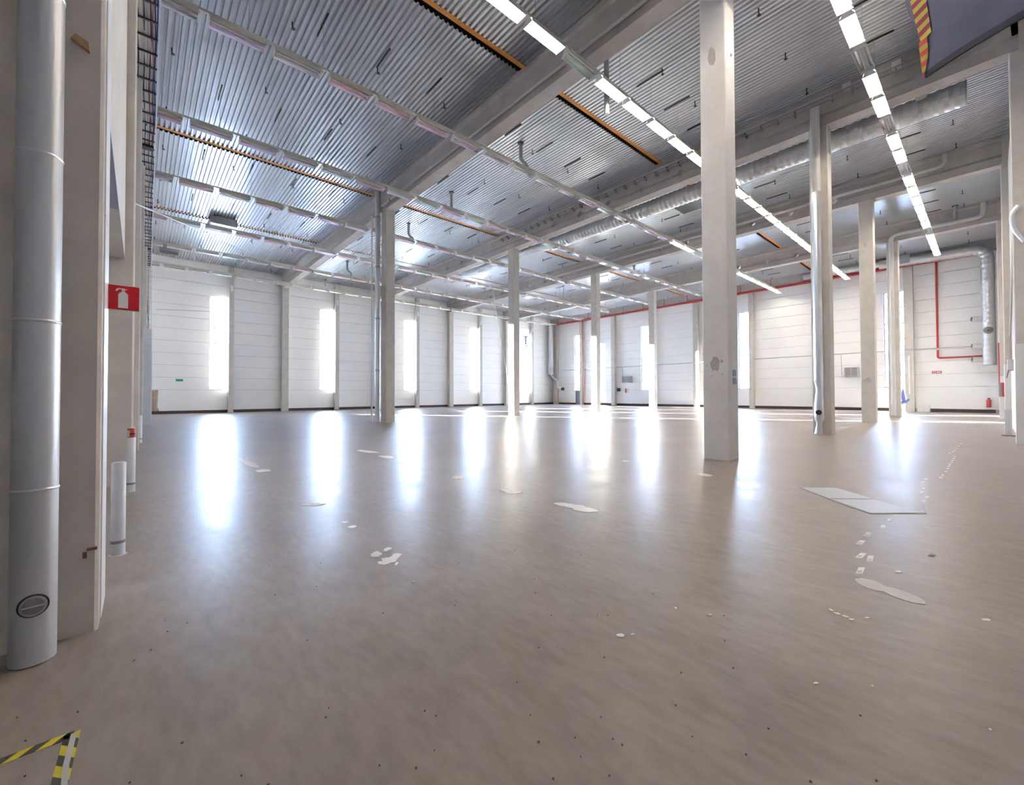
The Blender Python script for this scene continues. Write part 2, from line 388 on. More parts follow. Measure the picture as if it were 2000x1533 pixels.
mb.build('baseboard_right', M_base, kind='structure')
# windows
wn = 0
def window(axis, a, b, face):
    global wn; wn += 1
    w = thing('window_%d' % wn, None, None, kind='structure')
    def bx(mb, s, t, d0, d1, z0, z1): return mb.box(s, t, face+d0, face+d1, z0, z1) if axis == 'x' else mb.box(face+d0, face+d1, s, t, z0, z1)
    fr = MB(); bx(fr, a, a+.06, .16, .26, Z0, Z1); bx(fr, b-.06, b, .16, .26, Z0, Z1); bx(fr, a+.06, b-.06, .16, .26, Z0, Z0+.06); bx(fr, a+.06, b-.06, .16, .26, Z1-.06, Z1)
    fr.build('window_frame', M_frame, w)
    bx(MB(), a, b, .0, .16, Z0-.03, Z0).build('window_sill', M_frame, w)
    h = (Z1-Z0)/6
    for i in range(1, 6): bx(MB(), a+.06, b-.06, .18, .24, Z0+i*h-.05, Z0+i*h+.05).build('glazing_bar', M_frame, w)
    for i in range(6): bx(MB(), a+.06, b-.06, .205, .215, Z0+i*h+(.06 if i == 0 else .05), Z0+(i+1)*h-(.06 if i == 5 else .05)).build('pane', M_glass, w)
for a, b in WF: window('x', a, b, YF)
for a, b in WR: window('y', a, b, XF)
d = thing('door_1', None, None, kind='structure')
MB().box(XF+.1, XF+.16, DOOR[0], DOOR[1], 0, 2.04).build('door_leaf', M_bluedoor, d)
MB().box(XF-.02, XF+.2, DOOR[0]-.06, DOOR[0], 0, 2.1).box(XF-.02, XF+.2, DOOR[1], DOOR[1]+.06, 0, 2.1).box(XF-.02, XF+.2, DOOR[0], DOOR[1], 2.04, 2.1).build('door_frame', M_frame, d)
MB().tube((XF+.04, DOOR[0]+.08, 1.0), (XF+.04, DOOR[0]+.22, 1.0), .012).box(XF+.04, XF+.1, DOOR[0]+.07, DOOR[0]+.1, .98, 1.02).build('door_handle', M_galv, d)
MB().box(XF, XF+.34, DOOR[0]-.25, DOOR[0]-.06, 0, 2.1).build('wall_panel', M_wall, wright)
MB().box(XF, XF+.34, DOOR[1]+.06, WR[0][1], 0, 2.1).build('wall_panel', M_wall, wright)

# ------------------------------------------------------------------ columns
def pick(px_list): return px_list
for i, (a, b, dp) in enumerate(PF):
    o = MB().cbox(a, b, YF-dp, YF-.005, 0, ZT+.3 if dp > .45 else ZD-.05, .02).build('wall_post', M_conc)
    tag(o, '%s concrete wall post against the far window wall, %s from the left' % ('wide' if dp > .45 else 'narrow', ORD[i]), 'post', 'concrete posts on the far wall')
    if dp < .45:
        MB().box(a+.12, b-.08, YF-dp-.015, YF-dp, 11.2, 11.75).build('fixing_plate', M_concw, o)
for i, (a, b, dp) in enumerate(PR):
    o = MB().cbox(XF-dp, XF-.005, a, b, 0, 12.72, .02).build('wall_post', M_conc)
    tag(o, '%s concrete post on the right-hand wall, %s from the far corner' % ('wide' if dp > .45 else 'narrow', ORD[i]), 'post', 'concrete posts on the right wall')
names = {(0,0): 'large pale concrete column nearest the camera with two small blue notices', (1,0): 'concrete column with a galvanised downpipe standing on its left face, right half',
         (2,0): 'plain concrete column with a grey mortar stain, right half of the hall', (3,0): 'farthest concrete column on the right with a grey pipe',
         (0,1): 'beige concrete column with a tall grey downpipe, left of centre', (1,1): 'concrete column in mid hall with a strip of sunlight, second from left',
         (2,1): 'sunlit concrete column, third in the left-hand line', (3,1): 'farthest sunlit concrete column in the left-hand line'}
cols = {}
for i, x in enumerate(XB):
    for j, y in enumerate((YA, YB)):
        o = MB().cbox(x, x+SX, y, y+SY, 0, ZT, .022).build('concrete_column', M_concw if (i, j) == (0, 0) else M_conc)
        tag(o, names[i, j], 'column', 'free-standing hall columns'); cols[i, j] = o
def splat(c, ax, v, cx, cy, rx, ry, n=16, m=M_patchgrey, jag=.35, t=.004):
    P = []
    for k in range(n):
        a = 2*math.pi*k/n; q = 1-jag*random.random(); p = at(cx+rx*q*math.cos(a), cy+ry*q*math.sin(a), ax, v); P.append(p)
    V = [tuple(p) for p in P]; off = Vector((-t,0,0)) if ax == 'x' else Vector((0,-t,0))
    V2 = [tuple(Vector(p)+off) for p in V]; n = len(V)
    MB().add(V+V2, [tuple(range(n)), tuple(range(n,2*n))]+[(k,(k+1)%n,n+(k+1)%n,n+k) for k in range(n)]).build('mortar_patch', m, c)
splat(cols[0,0], 'x', XB[0], 1397, 713, 11, 17); splat(cols[0,0], 'x', XB[0], 1410, 708, 3, 4, 8); splat(cols[0,0], 'x', XB[0], 1394, 112, 9, 20, 16)
splat(cols[0,0], 'y', YA, 1432, 110, 2, 5, 8, M_dark); splat(cols[2,0], 'x', XB[2], 1695, 747, 8, 7); splat(cols[2,0], 'x', XB[2], 1692, 483, 4, 7, 8)
for dx, dy in ((-16,4),(-19,14),(-6,24),(14,20)): splat(cols[0,0], 'x', XB[0], 1397+dx, 713+dy, 1.3, 1.6, 7)
# blue notices on the nearest column
for k, (z0, z1) in enumerate(((2.02,2.17), (1.83,1.98))):
    s = thing('notice', '%s small blue notice with white lines on the nearest column' % ('upper', 'lower')[k], 'notice', 'blue notices on the column')
    x0 = 10.70
    MB().box(x0, x0+.2, YA-.008, YA-.0005, z0, z1).build('plate', M_bluesign, s)
    for r in range(4): MB().box(x0+.02, x0+.18-.03*(r % 2), YA-.010, YA-.008, z1-.03-.034*r, z1-.018-.034*r).build('text_line', M_signwhite, s)
# left line of columns (the first one stands beside the duct in the foreground)
lc = [(4.05,'tall brown-grey concrete column beside the foreground duct'),(10.2,'beige concrete column right behind the foreground column, bollard at its foot'),
      (16.3,'third concrete column of the left wall, mostly hidden'),(22.4,'fourth concrete column of the left wall, mostly hidden'),(34.6,'far concrete column of the left wall under the cable tray')]
lcol = []
for i, (y, lab) in enumerate(lc):
    x1 = (-.2, -.085, .0, .1, .3)[i]
    o = MB().cbox(x1-.62, x1, y, y+.62, 0, 13.5 if i < 2 else 10.85, .02).build('concrete_column', M_concd if i == 0 else M_conc)
    tag(o, lab, 'column', 'columns along the left wall'); lcol.append(o)
MB().box(-8.2, -.83, 4.12, 4.4, 0, 13.5).build('wall_return', M_concd, kind='structure')
# window-lit side of the first column painted as white strips, wooden block, rusty anchor
MB().box(-.2, -.192, 4.2, 4.66, .02, 2.9).build('window_light_strip', M_white, lcol[0])
MB().box(-.2, -.192, 4.2, 4.66, 2.905, 9).build('window_light_strip', M_white, lcol[0])
p = at(162, 82, 'y', 4.05)
MB().add([(p.x-.045,4.05,p.z+.01),(p.x-.02,4.05,p.z+.035),(p.x+.04,4.05,p.z+.01),(p.x+.045,4.05,p.z-.04),(p.x-.045,4.02,p.z+.01),(p.x-.02,4.0,p.z+.035),(p.x+.04,4.0,p.z+.01),(p.x+.045,4.02,p.z-.04)],
         [(0,1,2,3),(4,5,6,7),(0,1,5,4),(1,2,6,5),(2,3,7,6),(3,0,4,7)]).build('wooden_peg', M_wood, lcol[0])
p = at(180, 1064, 'y', 4.05)
MB().box(p.x-.03, p.x+.02, 4.03, 4.05, p.z-.012, p.z+.006).box(p.x-.05, p.x-.03, 4.035, 4.05, p.z-.06, p.z-.02).build('rusty_anchor', M_rust, lcol[0])
# right line of columns carrying the beams
rlab = ['beige column at the right edge with a white painted foot', 'second beige column of the right wall carrying a beam', 'third beige column of the right wall carrying a beam']
for i, x in enumerate((XB[1]+.05, XB[2]-.1, XB[3])):
    y = yr(x)
    o = MB().cbox(x, x+.6, y-.75, y, 0, ZT, .02).build('concrete_column', M_conc); tag(o, rlab[i], 'column', 'columns along the right wall')
    MB().box(x-.012, x+.612, y-.74, y+.012, 0.001, (3.1, 2.9, 2.6)[i]).build('white_foot', M_white, o)
    MB().box(x+.02, x+.1, y-.3, y-.05, ZT, ZD).build('bearing_block', M_conc, o)

# ------------------------------------------------------------------ beams
def beam_profile(x, w=.56, zb=ZT, zt=ZD+.06):
    i = .07
    return [(x,zb),(x+w,zb),(x+w,zb+.36),(x+w-i,zb+.5),(x+w-i,zt-.3),(x+w,zt-.2),(x+w,zt),(x,zt),(x,zt-.2),(x+i,zt-.3),(x+i,zb+.5),(x,zb+.36)]
holes = {1: [7.95,10.1,12.28,14.45,16.6,18.8,27.2,29.4,31.5,33.7], 2: [5.8,7.98,10.12,12.3,14.5,16.6,26.8,29,31.2,33.4,35.5,37.6], 3: [5.8,7.98,10.13,12.31,14.5,27,29.2,31.4,33.6,36,38.2]}
blabs = ['nearest concrete roof beam carrying a thin pipe', 'second concrete roof beam with a cable ladder and round holes', 'third concrete roof beam with a pipe and round holes', 'fourth concrete roof beam with round holes']
beams = []
for i, x in enumerate(XB):
    bmo = MB().extr(beam_profile(x), 'y', -8.2 if i == 0 else yr(x)-.2, YF-.02).build('concrete_beam', M_beam)
    tag(bmo, blabs[i], 'beam', 'concrete roof beams')
    if i in holes:
        cut = MB()
        for y in holes[i]: cut.sweep([(x-.5,y,12.70),(x+1.1,y,12.70)], .17, 20)
        c = cut.build('cut', M_beam); md = bmo.modifiers.new('b', 'BOOLEAN'); md.object = c; md.solver = 'EXACT'; md.operation = 'DIFFERENCE'
        dg = bpy.context.evaluated_depsgraph_get(); me = bpy.data.meshes.new_from_object(bmo.evaluated_get(dg))
        bmo.modifiers.clear(); bmo.data = me; bpy.data.objects.remove(c)
    beams.append(bmo)
o = MB().box(XF-.5, XF-.02, YN, YF-.02, 12.75, ZD+.02).build('concrete_beam', M_beam); tag(o, 'concrete edge beam along the top of the right wall above the red pipe', 'beam', 'concrete roof beams')
o = MB().box(-.9, -.35, 10, YF-.02, 12.75, ZD+.02).build('concrete_beam', M_beam); tag(o, 'edge beam above the cable tray on the left wall', 'beam', 'concrete roof beams')

# ------------------------------------------------------------------ roof
ceil = MB().box(-8.6, XF+.5, -8.6, YF+.5, ZD+.2, ZD+.5).build('ceiling', M_roof, kind='structure')
def deck(x0, x1, y0, y1):
    pitch = .18; P = []; x = x0
    while x < x1-.01:
        for dx, z in ((0,ZD+.07),(.05,ZD+.07),(.075,ZD),(.155,ZD),(.18,ZD+.07)):
            if x+dx <= x1 and (not P or x+dx > P[-1][0]+1e-4): P.append((x+dx, z))
        x += pitch
    n = len(P); V = [(p[0],y0,p[1]) for p in P]+[(p[0],y1,p[1]) for p in P]
    return MB().add(V, [(i,i+1,n+i+1,n+i) for i in range(n-1)]).build('deck_panel', M_deck, ceil)
BX = [-8.3]+XB+[XF]
for a, b in zip(BX, BX[1:]):
    for c, d_ in zip((-8.2,)+(11.42,24.62,35.1), (11.04,24.2,34.78)+(YF,)):
        deck(a+(.5 if a > 0 else 0), b+.03, c, d_)
    for y0, y1, yo in ((11.04,11.42,11.22),(24.2,24.62,24.4),(34.78,35.1,34.9)):
        lo = a+.56 if a > 0 else a
        if a > 49: continue
        MB().box(lo, b, y0+.012, yo, ZD+.004, ZD+.16).build('timber_batten', M_timber, ceil)
# open hatches (dark) in the deck and steel trays around them
def opening(name, lab, x0, x1, y0, y1, dz=.16, m=M_dark):
    o = thing(name, lab, 'roof hatch', 'dark boxes under the roof deck')
    MB().box(x0, x1, y0, y1, ZD-dz, ZD-.01).build('box', m, o)
    MB().box(x0-.05, x1+.05, y0-.05, y0, ZD-dz-.03, ZD-.01).build('rim', M_galvd, o); MB().box(x0-.05, x1+.05, y1, y1+.05, ZD-dz-.03, ZD-.01).build('rim', M_galvd, o)
p = at(438,428,'z',ZD); opening('smoke_vent', 'grey box with dark underside hanging in the roof, upper left', p.x-.75, p.x+.65, p.y-.75, p.y+.7, .5, M_galvd)
p = at(1352,398,'z',ZD); opening('roof_opening', 'black open hatch in the roof left of the nearest column', p.x-.9, p.x+.9, p.y-.9, p.y+.9)
p = at(326,482,'z',ZD-.3); opening('dark_box', 'dark brown box below the roof beside the cable tray', p.x-.35, p.x+.75, p.y-.5, p.y+.5, .5)
# sprinkler heads
sh = MB().sweep([(0,0,0),(0,0,-.12)], .02, 6).sweep([(0,0,-.12),(.03,0,-.2)], .016, 6).sweep([(.03,0,-.2),(.03,0,-.21)], .06, 8).build('roof_sprinkler', M_black)
sh.name = 'roof_sprinkler'; tag(sh, 'small dark sprinkler head poking down through the ribbed metal roof', 'sprinkler', 'sprinkler heads in the roof')
first = True
for b in range(5):
    x0 = (-2.1, 11.7, 21.4, 31.1, 40.7)[b]; sp = (2.84, 2.6, 2.6, 2.6, 2.6)[b]; k = (5, 4, 4, 4, 4)[b]
    for i in range(k):
        for y in (.9,4.58,7.8,14.63,18.45,22.4,25.95,29.8,33.4,37.6,41.4,45):
            x = x0+sp*i
            if x < .3 or (x < 1 and y < 14): continue
            if first: sh.location = (x,y,ZD); first = False
            else: c = sh.copy(); COL.objects.link(c); c.location = (x,y,ZD)

# ------------------------------------------------------------------ strip lights
ZL = 11.8; PITCH = 1.59
ROWY = [2.42, 8.3, 14.03, 19.88, 25.65, 31.6, 37.3, 43.15]
RN = ['rightmost row', 'second row from the right', 'third row from the right', 'fourth row from the right', 'fifth row from the right', 'third row from the far wall', 'second row from the far wall', 'row nearest the far wall']
bodym = MB().box(-.67,.67,-.045,.045,.16,.24)
refl = MB()
for s in (-1, 1):
    P = [(s*.05,.17),(s*.15,.10),(s*.175,.0)]
    for (a, za), (b, zb) in zip(P, P[1:]):
        refl.add([(-.67,a,za),(.67,a,za),(.67,b,zb),(-.67,b,zb),(-.67,a+s*.006,za+.004),(.67,a+s*.006,za+.004),(.67,b+s*.006,zb),(-.67,b+s*.006,zb)],
                 [(0,1,2,3),(7,6,5,4),(0,4,5,1),(3,2,6,7),(0,3,7,4),(1,5,6,2)])
out = MB()
for s in (-1, 1):
    out.add([(-.67,s*.06,.18),(.67,s*.06,.18),(.67,s*.163,.105),(-.67,s*.163,.105)], [(0,1,2,3)])
    out.add([(-.67,s*.163,.105),(.67,s*.163,.105),(.67,s*.188,.0),(-.67,s*.188,.0)], [(0,1,2,3)])
ends = []
for s in (-1, 1):
    x = s*.675; ends.append(MB()); ends[-1].add([(x-.008,-.19,-.006),(x-.008,.19,-.006),(x-.008,.06,.2),(x-.008,-.06,.2),(x+.008,-.19,-.006),(x+.008,.19,-.006),(x+.008,.06,.2),(x+.008,-.06,.2)],
             [(0,1,2,3),(7,6,5,4),(0,4,5,1),(1,5,6,2),(2,6,7,3),(3,7,4,0)])
tubes = MB().tube((-.655,-.05,.115),(.655,-.05,.115),.016,8), MB().tube((-.655,.05,.115),(.655,.05,.115),.016,8)
meshes = {}
def proto(mb, name, m):
    o = mb.build(name, m); me = o.data; bpy.data.objects.remove(o); return me
P_body = proto(bodym, 'lamp_body', M_cream); P_ref = proto(refl, 'reflector', M_refl); P_out = proto(out, 'reflector_back', M_cream); P_end = [proto(e, 'end_plate', M_white) for e in ends]
P_on = [proto(t, 'lit_tube', M_tube_on) for t in tubes]; P_off = [proto(t, 'tube', M_tube_off) for t in tubes]
def child(name, me, par):
    o = bpy.data.objects.new(name, me); COL.objects.link(o); o.parent = par; return o
RAILN = ['rightmost', 'second from the right', 'third from the right', 'fourth from the right', 'fifth from the right', 'third from the far wall', 'second from the far wall', 'nearest to the far wall']
for ri, y in enumerate(ROWY):
    x = 1.23-PITCH+PITCH/2 + (.25 if ri < 2 else 0); xe = (44.6, 47.2, 48.6, 43.5, 43.5, 44, 46, 46.5)[ri]; k = 0
    rl = thing('lighting_rail', 'long white lighting rail hung from the roof, %s' % RAILN[ri], 'rail', 'lighting rails')
    MB().box(.3, xe+.3, y-.035, y+.035, ZL+.245, ZL+.31).build('rail', M_cream, rl)
    hx = 2.29 if ri > 1 else 2.1
    while hx < xe:
        if all(abs(hx-b-.28) > .7 for b in XB) and abs(hx-23.1) > .6 and abs(hx-30.75) > .6:
            MB().box(hx-.02, hx+.02, y-.5, y+.6, ZD-.045, ZD-.005).build('hanger_bar', M_dark, rl)
            MB().tube((hx,y,ZL+.3),(hx,y,ZD-.04),.007,5).build('hanger_rod', M_galvd, rl)
        hx += 2.05
    while x < xe:
        lit = (ri < 2 and x > 3) or (ri == 2 and x > 27)
        if ri == 0 and (15.3 < x < 16.8 or 20.7 < x < 22.2 or 25.5 < x < 27 or 37 < x < 38.5): lit = False
        if ri == 1 and (8.9 < x < 10.5 or 21 < x < 22.5): lit = False
        if ri == 2 and (30 < x < 31.6 or 36 < x < 37.6): lit = False
        s = thing('strip_light', '%s strip light, %s from the near end, %s' % ('lit' if lit else 'unlit', ORD[k], RN[ri]), 'lamp', 'strip lights under the roof', (x,y,ZL))
        child('lamp_body', P_body, s); child('reflector', P_ref, s); child('reflector_back', P_out, s); child('end_plate', P_end[0], s); child('end_plate', P_end[1], s)
        for t in (P_on if lit else P_off): child('tube', t, s)
        x += PITCH; k += 1

# ------------------------------------------------------------------ foreground duct with slotted inlet
d = thing('ventilation_duct', 'large galvanised floor-standing duct in the left foreground', 'duct', 'galvanised ducts', (-.472,3.855,0))
zs = [.004, 1.037, 2.053, 3.072, 4.09, 5.1, 6.1, 7.1, 8.1]
def oval(r, ry, n=36): return [(r*math.cos(2*math.pi*i/n), ry*math.sin(2*math.pi*i/n)) for i in range(n)]
for i, (a, b) in enumerate(zip(zs, zs[1:])):
    n = 36; V = [(*p, a+.003) for p in oval(.1,.1)]+[(*p, b-.003) for p in oval(.1,.1)]
    MB().add(V, [(j,(j+1)%n,n+(j+1)%n,n+j) for j in range(n)], 0, True).add(V[:n], [tuple(range(n))]).add(V[n:], [tuple(range(n))]).build('duct_section', M_galvf, d)
    MB().sweep([(0,0,b-.009),(0,0,b-.003),(0,0,b+.003),(0,0,b+.009)], [.1005,.104,.104,.1005], 36, 0, False).build('seam_band', M_galv, d)
# inlet facing the camera
cdir = Vector((.472-.03,-3.855,0)).normalized(); side = Vector((-cdir.y, cdir.x, 0)); base = cdir*.098 + Vector((0,0,.36))
def disc(r, d0, d1, n=24, sx=1.0):
    V = []
    for dd in (d0, d1):
        for i in range(n):
            a = 2*math.pi*i/n; V.append(base + cdir*dd + side*(r*sx*math.cos(a)) + Vector((0,0,r*math.sin(a))))
    return MB().add(V, [tuple(range(n)), tuple(range(n,2*n))]+[(i,(i+1)%n,n+(i+1)%n,n+i) for i in range(n)])
inl = disc(.066,-.05,.006).build('inlet_ring', M_dark, d)
disc(.058,.006,.014).build('inlet_collar', M_galvd, inl); disc(.046,.0145,.017).build('inlet_disc', M_grille, inl)
b2 = base+cdir*.02; MB().add([b2-side*.045-Vector((0,0,.004)), b2+side*.045-Vector((0,0,.004)), b2+side*.045+Vector((0,0,.004)), b2-side*.045+Vector((0,0,.004))], [(0,1,2,3)]).build('inlet_bar', M_galv, inl)
# fire-extinguisher sign
s = thing('fire_extinguisher_sign', 'red sign with a white fire extinguisher symbol on the foreground column', 'sign')
x0, x1, z0, z1, y = -.205, -.008, 2.29, 2.485, 4.62
MB().box(x0-.006, x1+.006, y-.002, y+.002, z0-.006, z1+.006).build('white_border', M_signwhite, s)
MB().box(x0, x1, y-.0035, y-.002, z0, z1).build('red_plate', M_signred, s)
w = x1-x0; hh = z1-z0; U = lambda u, v: (x0+u*w, y-.005, z0+v*hh)
body = [(.36,.07),(.66,.07),(.66,.62),(.635,.68),(.58,.72),(.56,.77),(.47,.77),(.45,.72),(.39,.68),(.36,.62)]
MB().add([U(*p) for p in body], [tuple(range(len(body)))]).build('extinguisher_body', M_signwhite, s)
hd = [(.47,.785),(.56,.785),(.565,.80),(.63,.83),(.63,.85),(.56,.86),(.55,.885),(.49,.885),(.48,.865),(.38,.84),(.33,.77),(.285,.755),(.295,.82),(.36,.885),(.46,.89),(.47,.83)]
hs = [(.285,.75),(.325,.765),(.37,.835),(.47,.85),(.47,.885),(.36,.88),(.295,.83)]
MB().add([U(*p) for p in hs], [tuple(range(len(hs)))]).add([U(*p) for p in [(.465,.785),(.565,.785),(.565,.83),(.64,.845),(.64,.865),(.565,.865),(.55,.89),(.48,.89),(.465,.85)]], [tuple(range(9))]).build('extinguisher_handle', M_signwhite, s)
MB().box(x0-.02, x0+.01, y+.002, y+.03, z0+.02, z1-.02).build('bracket', M_galvd, s)
# bollards and the can
for i, (px_, py_, r, hgt, lab) in enumerate(((228,1078,.056,.93,'grey steel bollard beside the foreground column'), (254,955,.056,.90,'grey steel bollard with a red can on top'), (271,860,.075,.92,'farther pale bollard along the left wall'))):
    p = fl(px_, py_); b = thing('bollard', lab, 'bollard', 'bollards along the left wall', (p[0],p[1],0))
    MB().sweep([(0,0,.002),(0,0,hgt-.008),(0,0,hgt)], [r,r,r-.01], 20).build('post', M_plast, b)
    MB().sweep([(0,0,.12),(0,0,.135),(0,0,.15)], [r+.0008,r+.0012,r+.0008], 20, 0, False).build('scuff_band', M_grille, b)
    MB().sweep([(0,0,.0005),(0,0,.006)], r+.015, 20).build('mortar_ring', M_cement, b)
    if i == 1:
        c = thing('drink_can', 'red and black drink can standing on a bollard', 'can', None, (p[0],p[1],hgt))
        MB().sweep([(0,0,.0),(0,0,.015),(0,0,.14),(0,0,.155)], [.045,.053,.053,.045], 16).build('can_body', M_red, c)
        MB().sweep([(0,0,.05),(0,0,.075)], .0535, 16, 0, False).build('black_band', M_black, c)
        MB().sweep([(0,0,.156),(0,0,.162)], .042, 14).build('can_lid', M_galv, c)
        MB().box(-.0535, -.02, -.05, -.02, .015, .12).build('silver_label', M_galvd, c)
# bluish sheet-metal casing high on the left wall
p = at(236,405,'x',-.21)
cs = MB().box(-1.2, -.215, 4.72, p.y, p.z, p.z+.04).build('soffit_sheet', M_bluepanel); tag(cs, 'blue-grey sheet soffit behind the foreground column, high on the wall', 'sheet')
MB().box(-1.2, -.216, 4.72, 10.15, p.z+.041, 13.5).build('trim_2', M_conc, kind='structure')

# ------------------------------------------------------------------ cable tray along the left wall
ZTR = 11.0; tx0 = lambda y: -.33+.01*(y-13); tx1 = lambda y: .30+.0098*(y-13)
ty0, ty1 = 10.9, 41.0
tr = thing('cable_tray', 'long cable ladder full of cables running under the roof along the left wall', 'cable tray')
for f in (tx0, tx1):
    MB().add([(f(y)+dx,y,z) for y in (ty0,ty1) for dx, z in ((-.02,ZTR),(.02,ZTR),(.02,ZTR+.12),(-.02,ZTR+.12))], [(0,1,2,3),(7,6,5,4),(0,4,5,1),(1,5,6,2),(2,6,7,3),(3,7,4,0)]).build('side_rail', M_galv, tr)
y = ty0+.3; rung = None
while y < ty1:
    MB().box(tx0(y)+.02, tx1(y)-.02, y-.03, y+.03, ZTR, ZTR+.03).build('rung', M_dark, tr); y += .66
for y in (20.9, 35.5): MB().box(tx0(y)-.25, tx1(y)-.05, y-.16, y+.16, ZTR-.09, ZTR-.005).build('support_bracket', M_dark, tr)
MB().box(-.5, tx0(24.6)+.03, 24.5, 24.7, ZTR-.06, ZTR-.01).build('white_bracket', M_white, tr)
# drop at the far end
for f in (tx0, tx1): MB().box(f(ty1)-.02+.06, f(ty1)+.02+(.0), ty1, ty1+.1, 6.2, ZTR).build('drop_rail', M_galvd, tr)
for z in [6.4+.4*i for i in range(12)]: MB().box(tx0(ty1), tx1(ty1), ty1, ty1+.03, z, z+.03).build('drop_rung', M_galvd, tr)
cm = [('blue',M_bluec),('orange',M_orangec),('beige',M_beigec),('black',M_blackc),('grey',M_greyc)]
seq = [2,2,4,2,2,3,2,2,2,3,2,4,2,3,2,1,0,0]
for i, c in enumerate(seq):
    u = .04+.92*i/(len(seq)-1); r = random.uniform(.014,.024); ph = random.uniform(0,6); pts = []
    y = ty0+.1
    while y < ty1-.2:
        pts.append((tx0(y)+.03+(tx1(y)-tx0(y)-.06)*u+.018*math.sin(y*1.3+ph), y, ZTR+.06+.006*math.sin(y*2.1+ph))); y += .55
    o = MB().sweep(pts, r, 6).build('cable', cm[c][1])
    tag(o, '%s cable in the left wall tray, %s from the wall side' % (cm[c][0], ORD[i]), 'cable', 'cables in the left tray')
bd = thing('cable_bundle', 'tangled bundle of cables dropping from the tray in the far left corner', 'cables')
for i in range(12):
    ph = random.uniform(0,6); x = tx0(ty1)+.06+(tx1(ty1)-tx0(ty1)-.1)*i/11; y = ty1+.16+.04*(i % 3)
    MB().sweep([(x,y,ZTR+.0),(x+.02*math.sin(ph),y+.02,9.5),(x+.05*math.cos(ph),y,8),(x*.6+.15+.06*math.sin(ph*2),y+.03,6.6),(.3+.04*math.cos(ph),y,5.6+.3*math.sin(ph))], random.uniform(.012,.02), 6).build('cable', cm[(2,4,3,2,0,2,4,1,2,3,2,4)[i]][1], bd)
# far-left corner services
vp = thing('floor_pipe', 'white vertical pipe rising from the floor in the far left corner', 'pipe', None, (.55,YF-.35,0))
MB().sweep([(0,0,.0),(0,0,4.6)], .11, 12).build('pipe', M_white, vp); MB().sweep([(0,0,4.6),(0,0,4.9)], .2, 12).build('cap', M_galvd, vp)
o = MB().cbox(.05,.5,30.0,30.6,0,5.2,.02).build('steel_post', M_plast); tag(o, 'pale purple-grey steel post along the left wall', 'post')
MB().add([at(291,757,'y',YF-.004)-Vector((.0,0,0)), at(309,757,'y',YF-.004), at(307,790,'y',YF-.004), at(311,799,'y',YF-.004), at(291,799,'y',YF-.004)], [(0,1,2,3,4)]).build('brown_stain', M_stain, wfar)

# ------------------------------------------------------------------ pipes on beams
def pipe(name, lab, pts, r, m, cat='pipe', group=None, clamps=(), rb=.3, cm_=None):
    o = thing(name, lab, cat, group); MB().sweep(bend(pts, rb), r, 12).build('pipe', m, o)
    for c in clamps: MB().sweep([Vector(c[0])-Vector(c[1])*.04, Vector(c[0])+Vector(c[1])*.04], r+.018, 12).build('clamp', cm_ or M_galvd, o)
    return o
X1 = XB[0]
pipe('beam_pipe', 'pale pipe with red clamps running along the nearest roof beam', [(X1-.12,YN+.1,12.44),(X1-.12,YB+.3,12.44)], .055, M_pvc, clamps=[((X1-.12,y,12.44),(0,1,0)) for y in (8.9,14.9,21.9)], cm_=M_red)
pipe('beam_pipe', 'pale pipe along the third roof beam', [(XB[2]-.16,1.3,13.45),(XB[2]-.16,1.3,12.85),(XB[2]-.16,YB+5,12.85)], .10, M_pvc, rb=.35)
pipe('beam_pipe', 'pale pipe along the fourth roof beam bending down beside its column', [(XB[3]-.16,.1,13.45),(XB[3]-.16,.1,12.6),(XB[3]-.2,YA+.33,12.6),(XB[3]-.2,YA+.33,.03)], .13, M_pvc, rb=.4)
pipe('beam_pipe', 'thin pale pipe above the cable ladder on the second roof beam', [(XB[1]-.1,YA-.2,13.3),(XB[1]-.1,16,13.3)], .045, M_pvc)
# ladder on the second beam
l = thing('cable_ladder', 'small white cable ladder fixed along the second roof beam', 'cable tray')
for z in (12.93, 13.1): MB().box(XB[1]-.34, XB[1]-.3, 1.2, 24, z, z+.03).build('side_rail', M_galvd, l)
y = 1.4
while y < 24: MB().box(XB[1]-.34, XB[1]-.02, y, y+.04, 12.94, 13.12).build('rung', M_galvd, l); y += .62
for y in (3.3, 2.7, 1.9): MB().box(XB[1]-.3, XB[1]-.05, y, y+.25, 13.14, 13.34).build('junction_box', M_white, l)
# downpipes at columns
pipe('downpipe', 'tall grey downpipe beside the left-of-centre column', [(X1-.16,YB+.75,ZD-.1),(X1-.16,YB+.75,.02)], .15, M_galv, clamps=[((X1-.16,YB+.75,z),(0,0,1)) for z in (3,6,9,11.9)])
pipe('downpipe', 'thin white pipe at the back of the left-of-centre column', [(X1-.42,YB+.95,12),(X1-.42,YB+.95,.02)], .05, M_white)
x6 = XB[1]-.19; y6 = YA+.36
dp = thing('downpipe', 'galvanised downpipe with a swollen foot on the right-hand column', 'pipe')
MB().sweep([(x6,y6,12.9),(x6,y6,9.55)], .16, 18).build('upper_pipe', M_pvc, dp)
spiral(MB(), [(x6,y6,9.55),(x6,y6,2.1)], .15, .4, .006).build('spiral_pipe', M_galv, dp)
MB().sweep([(x6,y6,2.1),(x6,y6-.02,1.9),(x6,y6-.03,1.7),(x6,y6,1.2),(x6,y6,.75),(x6,y6,.6),(x6,y6,.42),(x6,y6+.02,.0)], [.15,.13,.12,.15,.17,.16,.09,.14], 18).build('foot', M_galv, dp)
MB().sweep([(x6-.15,y6-.02,.85),(x6-.185,y6-.03,.85)], .1, 14).build('inlet', M_dark, dp)
